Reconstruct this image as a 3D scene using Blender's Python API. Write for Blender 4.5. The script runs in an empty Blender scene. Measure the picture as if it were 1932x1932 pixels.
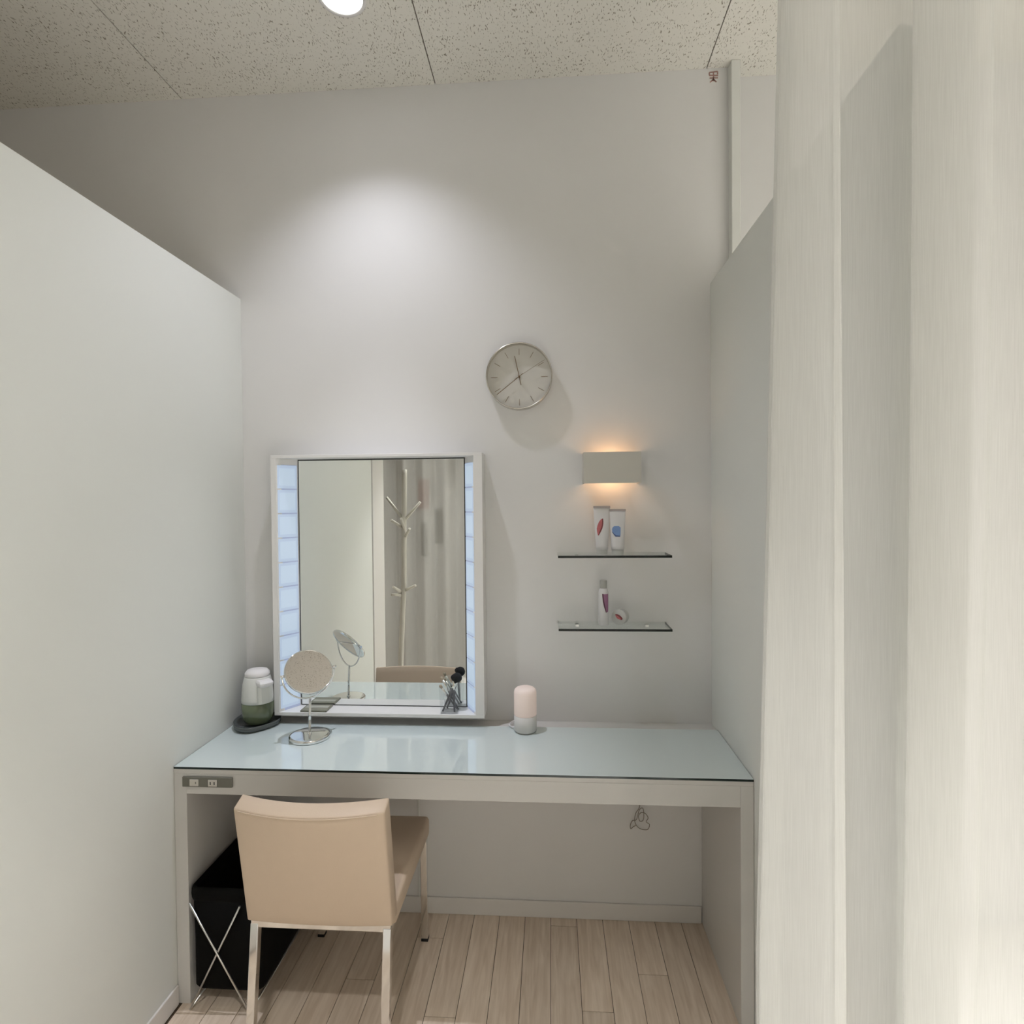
import bpy, bmesh, math, random
from mathutils import Vector, Matrix
random.seed(7)
PI = math.pi
SC = bpy.context.scene
COL = SC.collection

# ------------------------------------------------------------------ camera, world, exposure
camd = bpy.data.cameras.new('camera'); cam = bpy.data.objects.new('camera', camd); COL.objects.link(cam)
F = Vector((-0.06717254, 0.99761148, -0.0160993)); Rv = Vector((0.99770766, 0.06702888, -0.00930391)); Uv = Vector((0.00820257, 0.01668736, 0.99982711))
m = Matrix.Identity(4)
for i in range(3):
    m[i][0] = Rv[i]; m[i][1] = Uv[i]; m[i][2] = -F[i]
m[0][3], m[1][3], m[2][3] = 0.026, -2.0849, 1.5017
cam.matrix_world = m
camd.sensor_width = 36.0; camd.lens = 1095.8 / 1932 * 36.0; camd.clip_start = 0.02
SC.camera = cam
W = bpy.data.worlds.new('world'); SC.world = W; W.use_nodes = True
W.node_tree.nodes['Background'].inputs[0].default_value = (0.9, 0.92, 1.0, 1)
W.node_tree.nodes['Background'].inputs[1].default_value = 0.05
SC.cycles.max_bounces = 8; SC.cycles.diffuse_bounces = 4; SC.cycles.transparent_max_bounces = 20; SC.cycles.use_light_tree = True
vs = SC.view_settings
vs.view_transform = 'Standard'; vs.look = 'None'; vs.gamma = 1.0; vs.exposure = 0.0; vs.use_curve_mapping = False

def spot(name, loc, power, size, blend, color, radius=0.05):
    l = bpy.data.lights.new(name, 'SPOT'); l.energy = power; l.spot_size = math.radians(size); l.spot_blend = blend
    l.color = color; l.shadow_soft_size = radius
    o = bpy.data.objects.new(name, l); COL.objects.link(o); o.location = loc
    return o
HC = 3.0037
WARM = (1.0, 0.80, 0.58); COOL = (0.87, 0.885, 1.0); NEUT = (1.0, 0.99, 0.975)
LAMPS = [(-0.580, -0.380, 27, 111, 1.0, COOL, 0.016),      # the lamp seen at the top of the photograph
         (-0.25, -2.15, 92, 76, 0.3, NEUT, 0.06),         # from here on: added fill lamps, all out of view
         (-0.95, -2.45, 115, 66, 0.7, NEUT, 0.06),
         (2.00, -1.60, 640, 70, 0.7, NEUT, 0.06),
         (0.75, -2.50, 810, 48, 0.5, NEUT, 0.06),
         (1.90, -2.90, 680, 80, 0.7, NEUT, 0.06),
         (-2.20, -1.70, 90, 70, 0.7, WARM, 0.06)]  # unseen warm fill, added to tint the ceiling at the left
spot('downlight_or_fill_beam', (-0.580, -0.380, HC - 0.012), 66, 46, 1.0, COOL, 0.016)   # its narrow core
for i, (x, y, p, s, b, c, r) in enumerate(LAMPS):
    spot('downlight_or_fill_beam', (x, y, HC - 0.012), p, s, b, c, r)  # seen lamp first, then the added fill

# ------------------------------------------------------------------ materials
MATS = {}
def mat(name, col, rough=0.5, metal=0.0, spec=0.5, bump=0.0, bscale=200.0, var=0.0, vscale=8.0, emis=None, estr=0.0, trans=0.0, ior=1.45, coat=0.0, stretch=(1, 1, 1)):
    mt = bpy.data.materials.new(name); mt.use_nodes = True; nt = mt.node_tree; b = nt.nodes['Principled BSDF']
    b.inputs['Base Color'].default_value = (*col, 1); b.inputs['Roughness'].default_value = rough; b.inputs['Metallic'].default_value = metal
    b.inputs['Specular IOR Level'].default_value = spec; b.inputs['IOR'].default_value = ior; b.inputs['Transmission Weight'].default_value = trans
    b.inputs['Coat Weight'].default_value = coat
    if emis: b.inputs['Emission Color'].default_value = (*emis, 1); b.inputs['Emission Strength'].default_value = estr
    tc = nt.nodes.new('ShaderNodeTexCoord'); mp = nt.nodes.new('ShaderNodeMapping'); mp.inputs['Scale'].default_value = stretch
    nt.links.new(tc.outputs['Object'], mp.inputs['Vector'])
    if var > 0:
        n = nt.nodes.new('ShaderNodeTexNoise'); n.inputs['Scale'].default_value = vscale; n.inputs['Detail'].default_value = 4
        r = nt.nodes.new('ShaderNodeMix'); r.data_type = 'RGBA'
        r.inputs['A'].default_value = (*[c * (1 - var) for c in col], 1); r.inputs['B'].default_value = (*[min(1, c * (1 + var)) for c in col], 1)
        nt.links.new(mp.outputs['Vector'], n.inputs['Vector']); nt.links.new(n.outputs['Fac'], r.inputs['Factor']); nt.links.new(r.outputs['Result'], b.inputs['Base Color'])
    if bump > 0:
        n = nt.nodes.new('ShaderNodeTexNoise'); n.inputs['Scale'].default_value = bscale; n.inputs['Detail'].default_value = 1
        bp = nt.nodes.new('ShaderNodeBump'); bp.inputs['Strength'].default_value = bump; bp.inputs['Distance'].default_value = 0.002
        nt.links.new(mp.outputs['Vector'], n.inputs['Vector']); nt.links.new(n.outputs['Fac'], bp.inputs['Height']); nt.links.new(bp.outputs['Normal'], b.inputs['Normal'])
    MATS[name] = mt
    return mt

mat('wallpaper', (0.80, 0.793, 0.777), 0.75, spec=0.25)
mat('partition_paper', (0.80, 0.815, 0.775), 0.7, spec=0.25)
mat('white_laminate', (0.68, 0.665, 0.635), 0.35, spec=0.4, bump=0.02, bscale=120)
mat('white_paint', (0.80, 0.79, 0.77), 0.5, spec=0.4, bump=0.03, bscale=150)
mat('baseboard_vinyl', (0.78, 0.755, 0.72), 0.45, bump=0.02)
mat('duct_plastic', (0.80, 0.81, 0.77), 0.4, bump=0.01)
mat('white_plastic', (0.82, 0.81, 0.80), 0.35, bump=0.01)
mat('frame_white', (0.82, 0.81, 0.79), 0.4, bump=0.015, bscale=160)
mat('chrome', (0.80, 0.80, 0.79), 0.08, metal=1.0, bump=0.004, bscale=60)
mat('brushed_steel', (0.74, 0.74, 0.72), 0.28, metal=1.0, bump=0.02, bscale=90)
mat('silver_mirror', (0.86, 0.885, 0.865), 0.0, metal=1.0)
mat('clear_mirror', (0.80, 0.765, 0.75), 0.01, metal=1.0)
mat('dark_line', (0.05, 0.055, 0.05), 0.4)
mat('black_edge', (0.006, 0.010, 0.008), 0.15)
mat('green_glass_edge', (0.010, 0.022, 0.018), 0.12)
mat('desk_glass', (0.70, 0.79, 0.78), 0.015, spec=0.8, coat=1.0)
mat('leather', (0.63, 0.50, 0.375), 0.48, spec=0.4, bump=0.10, bscale=420, var=0.02, vscale=30)
mat('black_rubber', (0.012, 0.012, 0.012), 0.6, bump=0.02)
mat('black_cloth', (0.0045, 0.0045, 0.004), 0.9, spec=0.15, bump=0.25, bscale=500)
mat('sconce_paint', (0.62, 0.60, 0.54), 0.55, bump=0.03)
mat('clock_silver', (0.66, 0.63, 0.58), 0.22, metal=1.0, bump=0.005)
mat('clock_dial', (0.74, 0.72, 0.68), 0.6, bump=0.02)
mat('clock_brown', (0.25, 0.17, 0.10), 0.4)
mat('outlet_grey', (0.20, 0.195, 0.165), 0.35, metal=0.3, bump=0.01)
mat('outlet_cream', (0.66, 0.63, 0.57), 0.4, bump=0.01)
mat('stand_beige', (0.60, 0.57, 0.50), 0.5, bump=0.02)
mat('reflection_grey', (0.42, 0.42, 0.36), 0.25)
mat('tray_grey', (0.085, 0.095, 0.092), 0.25, spec=0.6, bump=0.01)
mat('compact_olive', (0.21, 0.21, 0.16), 0.18, spec=0.6, bump=0.01)
mat('soap_white', (0.74, 0.745, 0.70), 0.35, bump=0.01)
mat('soap_cap', (0.86, 0.84, 0.83), 0.35, bump=0.01)
mat('soap_green', (0.125, 0.155, 0.085), 0.10, spec=0.6, coat=0.5)
mat('tube_white', (0.75, 0.74, 0.74), 0.32, spec=0.5, bump=0.01)
mat('tube_crimp', (0.45, 0.41, 0.40), 0.4, bump=0.02, bscale=300)
mat('jar_grey', (0.60, 0.60, 0.575), 0.35, bump=0.01)
mat('cap_grey', (0.43, 0.43, 0.40), 0.35, bump=0.01)
mat('print_red', (0.55, 0.16, 0.17), 0.4, var=0.2, vscale=60)
mat('print_dark_red', (0.22, 0.055, 0.055), 0.4, var=0.1)
mat('print_pink', (0.58, 0.30, 0.33), 0.4, var=0.15, vscale=60)
mat('print_blue', (0.21, 0.33, 0.60), 0.4, var=0.12, vscale=60)
mat('print_dark_blue', (0.09, 0.13, 0.28), 0.4, var=0.1)
mat('print_purple', (0.34, 0.16, 0.27), 0.4, var=0.15, vscale=60)
mat('print_dark_purple', (0.11, 0.035, 0.065), 0.4, var=0.1)
mat('stamp_red', (0.47, 0.29, 0.255), 0.7, var=0.2, vscale=120)
mat('brush_black', (0.012, 0.013, 0.013), 0.35, bump=0.01)
mat('brush_hair', (0.006, 0.006, 0.006), 0.8, bump=0.4, bscale=900)
mat('brush_tan', (0.45, 0.38, 0.28), 0.8, bump=0.4, bscale=900)
mat('ferrule', (0.80, 0.78, 0.70), 0.2, metal=1.0)
mat('cord_grey', (0.30, 0.265, 0.215), 0.5)
mat('poster_white', (0.75, 0.75, 0.74), 0.5)
mat('poster_red', (0.55, 0.33, 0.31), 0.5, var=0.2, vscale=6)
mat('poster_grey', (0.26, 0.26, 0.24), 0.5, var=0.3, vscale=10)
mat('lamp_disc', (0.9, 0.9, 0.9), 0.5, emis=(0.95, 0.95, 1.0), estr=6.0)
mat('warm_bulb', (0.9, 0.8, 0.6), 0.4, emis=(1.0, 0.58, 0.30), estr=4.0)
mat('led_panel', (0.30, 0.33, 0.38), 0.3, emis=(0.52, 0.66, 0.86), estr=0.56)
mat('led_core', (0.30, 0.33, 0.38), 0.3, emis=(0.56, 0.70, 0.85), estr=0.63)
mat('led_gap', (0.28, 0.31, 0.38), 0.4, emis=(0.42, 0.50, 0.74), estr=0.46)
mat('diffuser_glow', (0.80, 0.75, 0.72), 0.45, emis=(1.0, 0.62, 0.46), estr=0.17)
mat('diffuser_base', (0.74, 0.73, 0.70), 0.45, bump=0.01)

for k_ in ('led_panel', 'led_core', 'led_gap', 'lamp_disc', 'diffuser_glow', 'warm_bulb'): MATS[k_].cycles.emission_sampling = 'NONE'

def ceiling_mat():
    mt = bpy.data.materials.new('rock_wool_board'); mt.use_nodes = True; nt = mt.node_tree; b = nt.nodes['Principled BSDF']
    N, L = nt.nodes.new, nt.links.new
    b.inputs['Roughness'].default_value = 0.9; b.inputs['Specular IOR Level'].default_value = 0.1
    g = N('ShaderNodeNewGeometry'); mp = N('ShaderNodeMapping'); mp.inputs['Scale'].default_value = (1.0, 0.30, 1.0)
    w = N('ShaderNodeTexNoise'); w.inputs['Scale'].default_value = 26; w.inputs['Detail'].default_value = 2
    add = N('ShaderNodeVectorMath'); add.operation = 'MULTIPLY_ADD'; add.inputs[1].default_value = (0.028, 0.028, 0.0)
    L(g.outputs['Position'], w.inputs['Vector']); L(w.outputs['Color'], add.inputs[0]); L(g.outputs['Position'], add.inputs[2]); L(add.outputs[0], mp.inputs['Vector'])
    n = N('ShaderNodeTexNoise'); n.inputs['Scale'].default_value = 270; n.inputs['Detail'].default_value = 1.5
    n2 = N('ShaderNodeTexNoise'); n2.inputs['Scale'].default_value = 14; n2.inputs['Detail'].default_value = 3
    L(mp.outputs['Vector'], n.inputs['Vector']); L(g.outputs['Position'], n2.inputs['Vector'])
    s = N('ShaderNodeMath'); s.operation = 'MULTIPLY_ADD'; s.inputs[1].default_value = 0.22; L(n2.outputs['Fac'], s.inputs[0]); L(n.outputs['Fac'], s.inputs[2])
    cr = N('ShaderNodeValToRGB'); cr.color_ramp.elements[0].position = 0.738; cr.color_ramp.elements[1].position = 0.768
    cr.color_ramp.elements[0].color = (0, 0, 0, 1); cr.color_ramp.elements[1].color = (1, 1, 1, 1)
    L(s.outputs[0], cr.inputs['Fac'])
    mx = N('ShaderNodeMix'); mx.data_type = 'RGBA'; mx.inputs['A'].default_value = (0.80, 0.78, 0.71, 1); mx.inputs['B'].default_value = (0.36, 0.33, 0.265, 1)
    L(cr.outputs['Color'], mx.inputs['Factor']); L(mx.outputs['Result'], b.inputs['Base Color'])
    bp = N('ShaderNodeBump'); bp.inputs['Strength'].default_value = 0.5; bp.inputs['Distance'].default_value = 0.004; bp.invert = True
    L(cr.outputs['Color'], bp.inputs['Height']); L(bp.outputs['Normal'], b.inputs['Normal'])
    MATS['rock_wool_board'] = mt
ceiling_mat()

def wood_mat():
    mt = bpy.data.materials.new('pale_oak_plank'); mt.use_nodes = True; nt = mt.node_tree; b = nt.nodes['Principled BSDF']
    N, L = nt.nodes.new, nt.links.new
    b.inputs['Roughness'].default_value = 0.42; b.inputs['Specular IOR Level'].default_value = 0.35
    g = N('ShaderNodeNewGeometry'); oi = N('ShaderNodeObjectInfo')
    off = N('ShaderNodeVectorMath'); off.operation = 'MULTIPLY_ADD'; off.inputs[1].default_value = (3.1, 7.7, 0.0)
    cb = N('ShaderNodeCombineXYZ'); L(oi.outputs['Random'], cb.inputs[0]); L(oi.outputs['Random'], cb.inputs[1])
    L(cb.outputs[0], off.inputs[0]); L(g.outputs['Position'], off.inputs[2])
    mp = N('ShaderNodeMapping'); mp.inputs['Scale'].default_value = (1, 0.07, 1); L(off.outputs[0], mp.inputs['Vector'])
    n = N('ShaderNodeTexNoise'); n.inputs['Scale'].default_value = 75; n.inputs['Detail'].default_value = 6; n.inputs['Distortion'].default_value = 0.6; L(mp.outputs['Vector'], n.inputs['Vector'])
    mp2 = N('ShaderNodeMapping'); mp2.inputs['Scale'].default_value = (1, 0.22, 1); L(off.outputs[0], mp2.inputs['Vector'])
    n2 = N('ShaderNodeTexNoise'); n2.inputs['Scale'].default_value = 17; n2.inputs['Detail'].default_value = 2; n2.inputs['Distortion'].default_value = 1.5; L(mp2.outputs['Vector'], n2.inputs['Vector'])
    a = N('ShaderNodeMath'); a.operation = 'MULTIPLY_ADD'; a.inputs[1].default_value = 0.5; L(n2.outputs['Fac'], a.inputs[0]); L(n.outputs['Fac'], a.inputs[2])
    cr = N('ShaderNodeValToRGB'); cr.color_ramp.elements[0].position = 0.55; cr.color_ramp.elements[1].position = 0.95
    cr.color_ramp.elements[0].color = (0.655, 0.53, 0.41, 1); cr.color_ramp.elements[1].color = (0.81, 0.69, 0.565, 1)
    L(a.outputs[0], cr.inputs['Fac'])
    hv = N('ShaderNodeHueSaturation'); mr = N('ShaderNodeMapRange'); mr.inputs['To Min'].default_value = 0.93; mr.inputs['To Max'].default_value = 1.07
    L(oi.outputs['Random'], mr.inputs['Value']); L(mr.outputs[0], hv.inputs['Value']); L(cr.outputs['Color'], hv.inputs['Color']); L(hv.outputs['Color'], b.inputs['Base Color'])
    bp = N('ShaderNodeBump'); bp.inputs['Strength'].default_value = 0.06; bp.inputs['Distance'].default_value = 0.001; L(n.outputs['Fac'], bp.inputs['Height']); L(bp.outputs['Normal'], b.inputs['Normal'])
    MATS['pale_oak_plank'] = mt
wood_mat()
mat('floor_gap', (0.10, 0.07, 0.045), 0.8)
mat('far_floor', (0.80, 0.78, 0.74), 0.5, var=0.03, vscale=4)

def sheer(name, alpha, col):
    mt = bpy.data.materials.new(name); mt.use_nodes = True; nt = mt.node_tree; N, L = nt.nodes.new, nt.links.new
    nt.nodes.remove(nt.nodes['Principled BSDF']); out = nt.nodes['Material Output']
    d = N('ShaderNodeBsdfDiffuse'); t = N('ShaderNodeBsdfTranslucent'); tr = N('ShaderNodeBsdfTransparent')
    d.inputs['Color'].default_value = (*col, 1); t.inputs['Color'].default_value = (*col, 1)
    m1 = N('ShaderNodeMixShader'); m1.inputs[0].default_value = 0.42; L(d.outputs[0], m1.inputs[1]); L(t.outputs[0], m1.inputs[2])
    g = N('ShaderNodeNewGeometry'); mp = N('ShaderNodeMapping'); mp.inputs['Scale'].default_value = (1, 1, 0.02); L(g.outputs['Position'], mp.inputs['Vector'])
    n = N('ShaderNodeTexNoise'); n.inputs['Scale'].default_value = 900; n.inputs['Detail'].default_value = 0; L(mp.outputs['Vector'], n.inputs['Vector'])
    mr = N('ShaderNodeMapRange'); mr.inputs['To Min'].default_value = alpha - 0.04; mr.inputs['To Max'].default_value = alpha + 0.04; L(n.outputs['Fac'], mr.inputs['Value'])
    m2 = N('ShaderNodeMixShader'); L(mr.outputs[0], m2.inputs[0]); L(m1.outputs[0], m2.inputs[1]); L(tr.outputs[0], m2.inputs[2]); L(m2.outputs[0], out.inputs['Surface'])
    MATS[name] = mt
sheer('sheer_voile', 0.40, (0.88, 0.88, 0.85))
sheer('rear_voile', 0.42, (0.74, 0.72, 0.68))

def thin_glass(name, tint, refl):
    mt = bpy.data.materials.new(name); mt.use_nodes = True; nt = mt.node_tree; N, L = nt.nodes.new, nt.links.new
    nt.nodes.remove(nt.nodes['Principled BSDF']); out = nt.nodes['Material Output']
    tr = N('ShaderNodeBsdfTransparent'); tr.inputs['Color'].default_value = (*tint, 1); gl = N('ShaderNodeBsdfGlossy'); gl.inputs['Roughness'].default_value = 0.02
    fr = N('ShaderNodeFresnel'); fr.inputs['IOR'].default_value = 1.45; mu = N('ShaderNodeMath'); mu.operation = 'MULTIPLY'; mu.inputs[1].default_value = refl; L(fr.outputs[0], mu.inputs[0])
    mx = N('ShaderNodeMixShader'); L(mu.outputs[0], mx.inputs[0]); L(tr.outputs[0], mx.inputs[1]); L(gl.outputs[0], mx.inputs[2]); L(mx.outputs[0], out.inputs['Surface'])
    MATS[name] = mt
thin_glass('shelf_glass', (0.975, 0.99, 0.982), 0.35)
thin_glass('clock_glass', (0.99, 0.99, 0.985), 0.12)
thin_glass('acrylic', (0.975, 0.98, 0.98), 0.12)

# ------------------------------------------------------------------ mesh helpers
def box(bm, x0, x1, y0, y1, z0, z1, mi=0, bev=0.0):
    vs_ = [bm.verts.new(p) for p in ((x0, y0, z0), (x1, y0, z0), (x1, y1, z0), (x0, y1, z0), (x0, y0, z1), (x1, y0, z1), (x1, y1, z1), (x0, y1, z1))]
    fs = [bm.faces.new([vs_[i] for i in q]) for q in ((3, 2, 1, 0), (4, 5, 6, 7), (0, 1, 5, 4), (1, 2, 6, 5), (2, 3, 7, 6), (3, 0, 4, 7))]
    for f in fs: f.material_index = mi
    if bev > 0:
        es = list({e for f in fs for e in f.edges})
        bmesh.ops.bevel(bm, geom=es, offset=bev, segments=2, profile=0.5, affect='EDGES')
    return fs
def lathe(bm, prof, n=32, M=None, mi=0):
    M = M or Matrix.Identity(4); rings = []
    for r, z in prof:
        rings.append([bm.verts.new(M @ Vector((max(r, 1e-5) * math.cos(2 * PI * i / n), max(r, 1e-5) * math.sin(2 * PI * i / n), z))) for i in range(n)])
    for a, b in zip(rings, rings[1:]):
        for i in range(n):
            f = bm.faces.new((a[i], a[(i + 1) % n], b[(i + 1) % n], b[i])); f.material_index = mi; f.smooth = True
    return rings
def capped(bm, prof, n=32, M=None, mi=0):
    r = lathe(bm, prof, n, M, mi)
    if prof[0][0] > 1e-4: f = bm.faces.new(list(reversed(r[0]))); f.material_index = mi
    if prof[-1][0] > 1e-4: f = bm.faces.new(r[-1]); f.material_index = mi
    return r
def frame_at(p, d):
    d = Vector(d).normalized(); up = Vector((0, 0, 1)) if abs(d.z) < 0.95 else Vector((1, 0, 0))
    x = up.cross(d).normalized(); y = d.cross(x)
    return Matrix(((x.x, y.x, d.x, p[0]), (x.y, y.y, d.y, p[1]), (x.z, y.z, d.z, p[2]), (0, 0, 0, 1)))
def rod(bm, a, b, r0, r1=None, n=12, mi=0):
    a, b = Vector(a), Vector(b)
    capped(bm, [(r0, 0), (r1 if r1 is not None else r0, (b - a).length)], n, frame_at(a, b - a), mi)
def tube(bm, pts, r, n=8, closed=False, mi=0, square=False):
    pts = [Vector(p) for p in pts]; k = len(pts); rings = []; prev = None
    for i, p in enumerate(pts):
        t = (pts[(i + 1) % k] - pts[i - 1]) if closed else (pts[min(i + 1, k - 1)] - pts[max(i - 1, 0)])
        t.normalize()
        if prev is None: x = t.orthogonal().normalized()
        else: x = (prev - t * prev.dot(t)).normalized()
        prev = x; y = t.cross(x); rings.append([bm.verts.new(p + r * (math.cos(2 * PI * j / n) * x + math.sin(2 * PI * j / n) * y)) for j in range(n)])
    rr = list(zip(rings, rings[1:])) + ([(rings[-1], rings[0])] if closed else [])
    for a, b in rr:
        for j in range(n):
            f = bm.faces.new((a[j], a[(j + 1) % n], b[(j + 1) % n], b[j])); f.smooth = True; f.material_index = mi
    if not closed:
        bm.faces.new(list(reversed(rings[0]))).material_index = mi; bm.faces.new(rings[-1]).material_index = mi
def catmull(pts, sub=8, closed=False):
    P = [Vector(p) for p in pts]; k = len(P); out = []
    for i in range(k if closed else k - 1):
        p0 = P[i - 1] if (closed or i > 0) else P[0]; p1 = P[i]; p2 = P[(i + 1) % k]; p3 = P[(i + 2) % k] if (closed or i + 2 < k) else P[-1]
        for s in range(sub):
            t = s / sub
            out.append(0.5 * ((2 * p1) + (p2 - p0) * t + (2 * p0 - 5 * p1 + 4 * p2 - p3) * t * t + (3 * p1 - p0 - 3 * p2 + p3) * t ** 3))
    if not closed: out.append(P[-1])
    return out
def loft(bm, rings, cap=True, smooth=True, mi=0):
    R = [[bm.verts.new(p) for p in r] for r in rings]; n = len(R[0])
    for a, b in zip(R, R[1:]):
        for i in range(n):
            f = bm.faces.new((a[i], a[(i + 1) % n], b[(i + 1) % n], b[i])); f.smooth = smooth; f.material_index = mi
    if cap:
        bm.faces.new(list(reversed(R[0]))).material_index = mi; bm.faces.new(R[-1]).material_index = mi
    return R
def prism(bm, poly, axis, a, b, mi=0):
    # poly of 2-D points extruded along an axis from a to b
    mk = {'x': lambda p, t: (t, p[0], p[1]), 'y': lambda p, t: (p[0], t, p[1]), 'z': lambda p, t: (p[0], p[1], t)}[axis]
    A = [bm.verts.new(mk(p, a)) for p in poly]; B = [bm.verts.new(mk(p, b)) for p in poly]; n = len(poly)
    for i in range(n): bm.faces.new((A[i], A[(i + 1) % n], B[(i + 1) % n], B[i])).material_index = mi
    bm.faces.new(list(reversed(A))).material_index = mi; bm.faces.new(B).material_index = mi
def B(): return bmesh.new()
def obj(name, bm, mats, parent=None, bev=0.0, smooth_angle=None, label=None):
    bmesh.ops.recalc_face_normals(bm, faces=bm.faces[:])
    me = bpy.data.meshes.new(name); bm.to_mesh(me); bm.free()
    for k in ([mats] if isinstance(mats, str) else mats): me.materials.append(MATS[k])
    o = bpy.data.objects.new(name, me); COL.objects.link(o)
    if parent:
        o.parent = parent
        o.matrix_parent_inverse = Matrix.Translation(parent_loc(parent)).inverted()
    if bev > 0:
        md = o.modifiers.new('bevel', 'BEVEL'); md.width = bev; md.segments = 2; md.limit_method = 'ANGLE'
    if label: o['label'] = label
    return o
def parent_loc(p):
    v = Vector(p.location)
    if p.parent: v = Vector((0, 0, 0)) + p.location if p.type != 'EMPTY' else v
    return v
def thing(name, label, cat, loc=(0, 0, 0), group=None):
    o = bpy.data.objects.new(name, None); COL.objects.link(o); o.location = loc; o.empty_display_size = 0.05
    o['label'] = label; o['category'] = cat
    if group: o['group'] = group
    return o
def tag(o, label, cat, group=None):
    o['label'] = label; o['category'] = cat
    if group: o['group'] = group
    return o
def struct(name, bm, m_, parent=None, label=None, bev=0.0):
    o = obj(name, bm, m_, parent, bev); o['kind'] = 'structure'
    if label: o['label'] = label
    return o
def bx(x0, x1, y0, y1, z0, z1, bev=0.0):
    b = B(); box(b, x0, x1, y0, y1, z0, z1, 0, bev); return b

# ------------------------------------------------------------------ the room
XL, XR, HP = -1.1105, 0.5878, 2.2623
YF = -0.4275                                   # front of the desk
RX0, RX1, RY0 = -3.2, 2.7, -4.2                # outline of the larger room around the booth
struct('wall_back', bx(RX0 - 0.05, 0.655, 0.0, 0.14, -0.03, HC + 0.02), 'wallpaper', label='white papered back wall behind the mirror and clock')
struct('wall_back_right', bx(0.655, RX1 + 0.05, 0.05, 0.14, -0.03, HC + 0.02), 'wallpaper', label='recessed white wall beyond the cable duct')
struct('wall_far_left', bx(RX0 - 0.1, RX0, RY0, 0.0, -0.03, HC + 0.02), 'wallpaper', label='white side wall of the salon beyond the left partition')
struct('wall_far_right', bx(RX1, RX1 + 0.1, RY0, 0.05, -0.03, HC + 0.02), 'wallpaper', label='white side wall of the salon beyond the curtain')
struct('wall_rear', bx(RX0 - 0.1, RX1 + 0.1, RY0 - 0.1, RY0, -0.03, HC + 0.02), 'wallpaper', label='white wall behind the rear curtain')
struct('wall_left', bx(XL - 0.07, XL, -1.56, 0.0, 0.0, HP), 'partition_paper', bev=0.0015, label='tall white partition left of the desk, open above')
struct('wall_right', bx(XR, XR + 0.07, -1.10, 0.0, 0.0, HP), 'partition_paper', bev=0.0015, label='tall white partition right of the desk, half behind the curtain')
struct('trim_1', bx(XL - 0.075, XL + 0.008, -1.80, -1.56, 0.0, HP), 'baseboard_vinyl', bev=0.002, label='white end post of the left partition')
struct('trim_2', bx(0.651, 0.682, -0.036, 0.05, HP - 0.3, HC), 'duct_plastic', bev=0.003, label='white cable duct running up to the ceiling')
struct('trim_3', bx(-0.4705, -0.4645, -0.006, 0.0, 0.06, 0.64), 'duct_plastic', bev=0.001, label='slim white cable cover on the wall under the desk')
struct('baseboard_back', bx(XL + 0.044, 0.548, -0.007, 0.0, 0.0, 0.06), 'baseboard_vinyl', bev=0.002, label='pale skirting on the wall under the desk')
struct('baseboard_left', bx(XL, XL + 0.007, -1.56, YF - 0.004, 0.0, 0.06), 'baseboard_vinyl', bev=0.002, label='pale skirting along the left partition')

# floor: sub floor, planks with recessed joints
fl = struct('floor', bx(RX0 - 0.1, RX1 + 0.1, RY0 - 0.1, 0.1, -0.08, -0.0035), 'floor_gap', label='pale oak plank floor')
PW = 0.0925; S0 = 0.0130
JOINT = {0: [-0.045], 1: [-0.386], 3: [-0.242], -4: [-0.430], -5: [-0.125], -7: [-0.311]}
k = -12
while S0 + k * PW < XR + 0.01:
    x0 = max(S0 + k * PW, XL); x1 = min(S0 + (k + 1) * PW, XR)
    if x1 - x0 > 0.01:
        y = JOINT.get(k, [-0.55 - 0.37 * ((k * 7) % 5) / 5 - 0.1])[0]
        ys = [0.0, y]
        while y > -1.3:
            y -= 0.91; ys.append(max(y, -1.32))
        for a, b in zip(ys, ys[1:]):
            if a - b > 0.01:
                obj('plank', bx(x0 + 0.0009, x1 - 0.0009, b + 0.0010, a - 0.0010, -0.0035, 0.0, 0.0), 'pale_oak_plank', fl)
    k += 1
for (a, b, c, d) in ((RX0, XL - 0.075, RY0, 0.0), (XR, RX1, RY0, 0.05), (XL - 0.075, XR, RY0, -1.32)):
    obj('floor_field', bx(a, b, c, d, -0.0035, -0.0002), 'far_floor', fl)

# ceiling: boards with open joints
ce = struct('ceiling', bx(RX0 - 0.1, RX1 + 0.1, RY0 - 0.1, 0.14, HC + 0.006, HC + 0.08), 'floor_gap', label='speckled mineral board ceiling with thin joints')
xs = [RX0, -2.2765, -1.3231, -0.3759, 0.5773, 1.528, RX1]
for a, b in zip(xs, xs[1:]):
    for c, d in ((0.13, -1.82), (-1.82, RY0)):
        obj('ceiling_board', bx(a + 0.0018, b - 0.0018, d + 0.0015, c, HC, HC + 0.006), 'rock_wool_board', ce)

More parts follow.
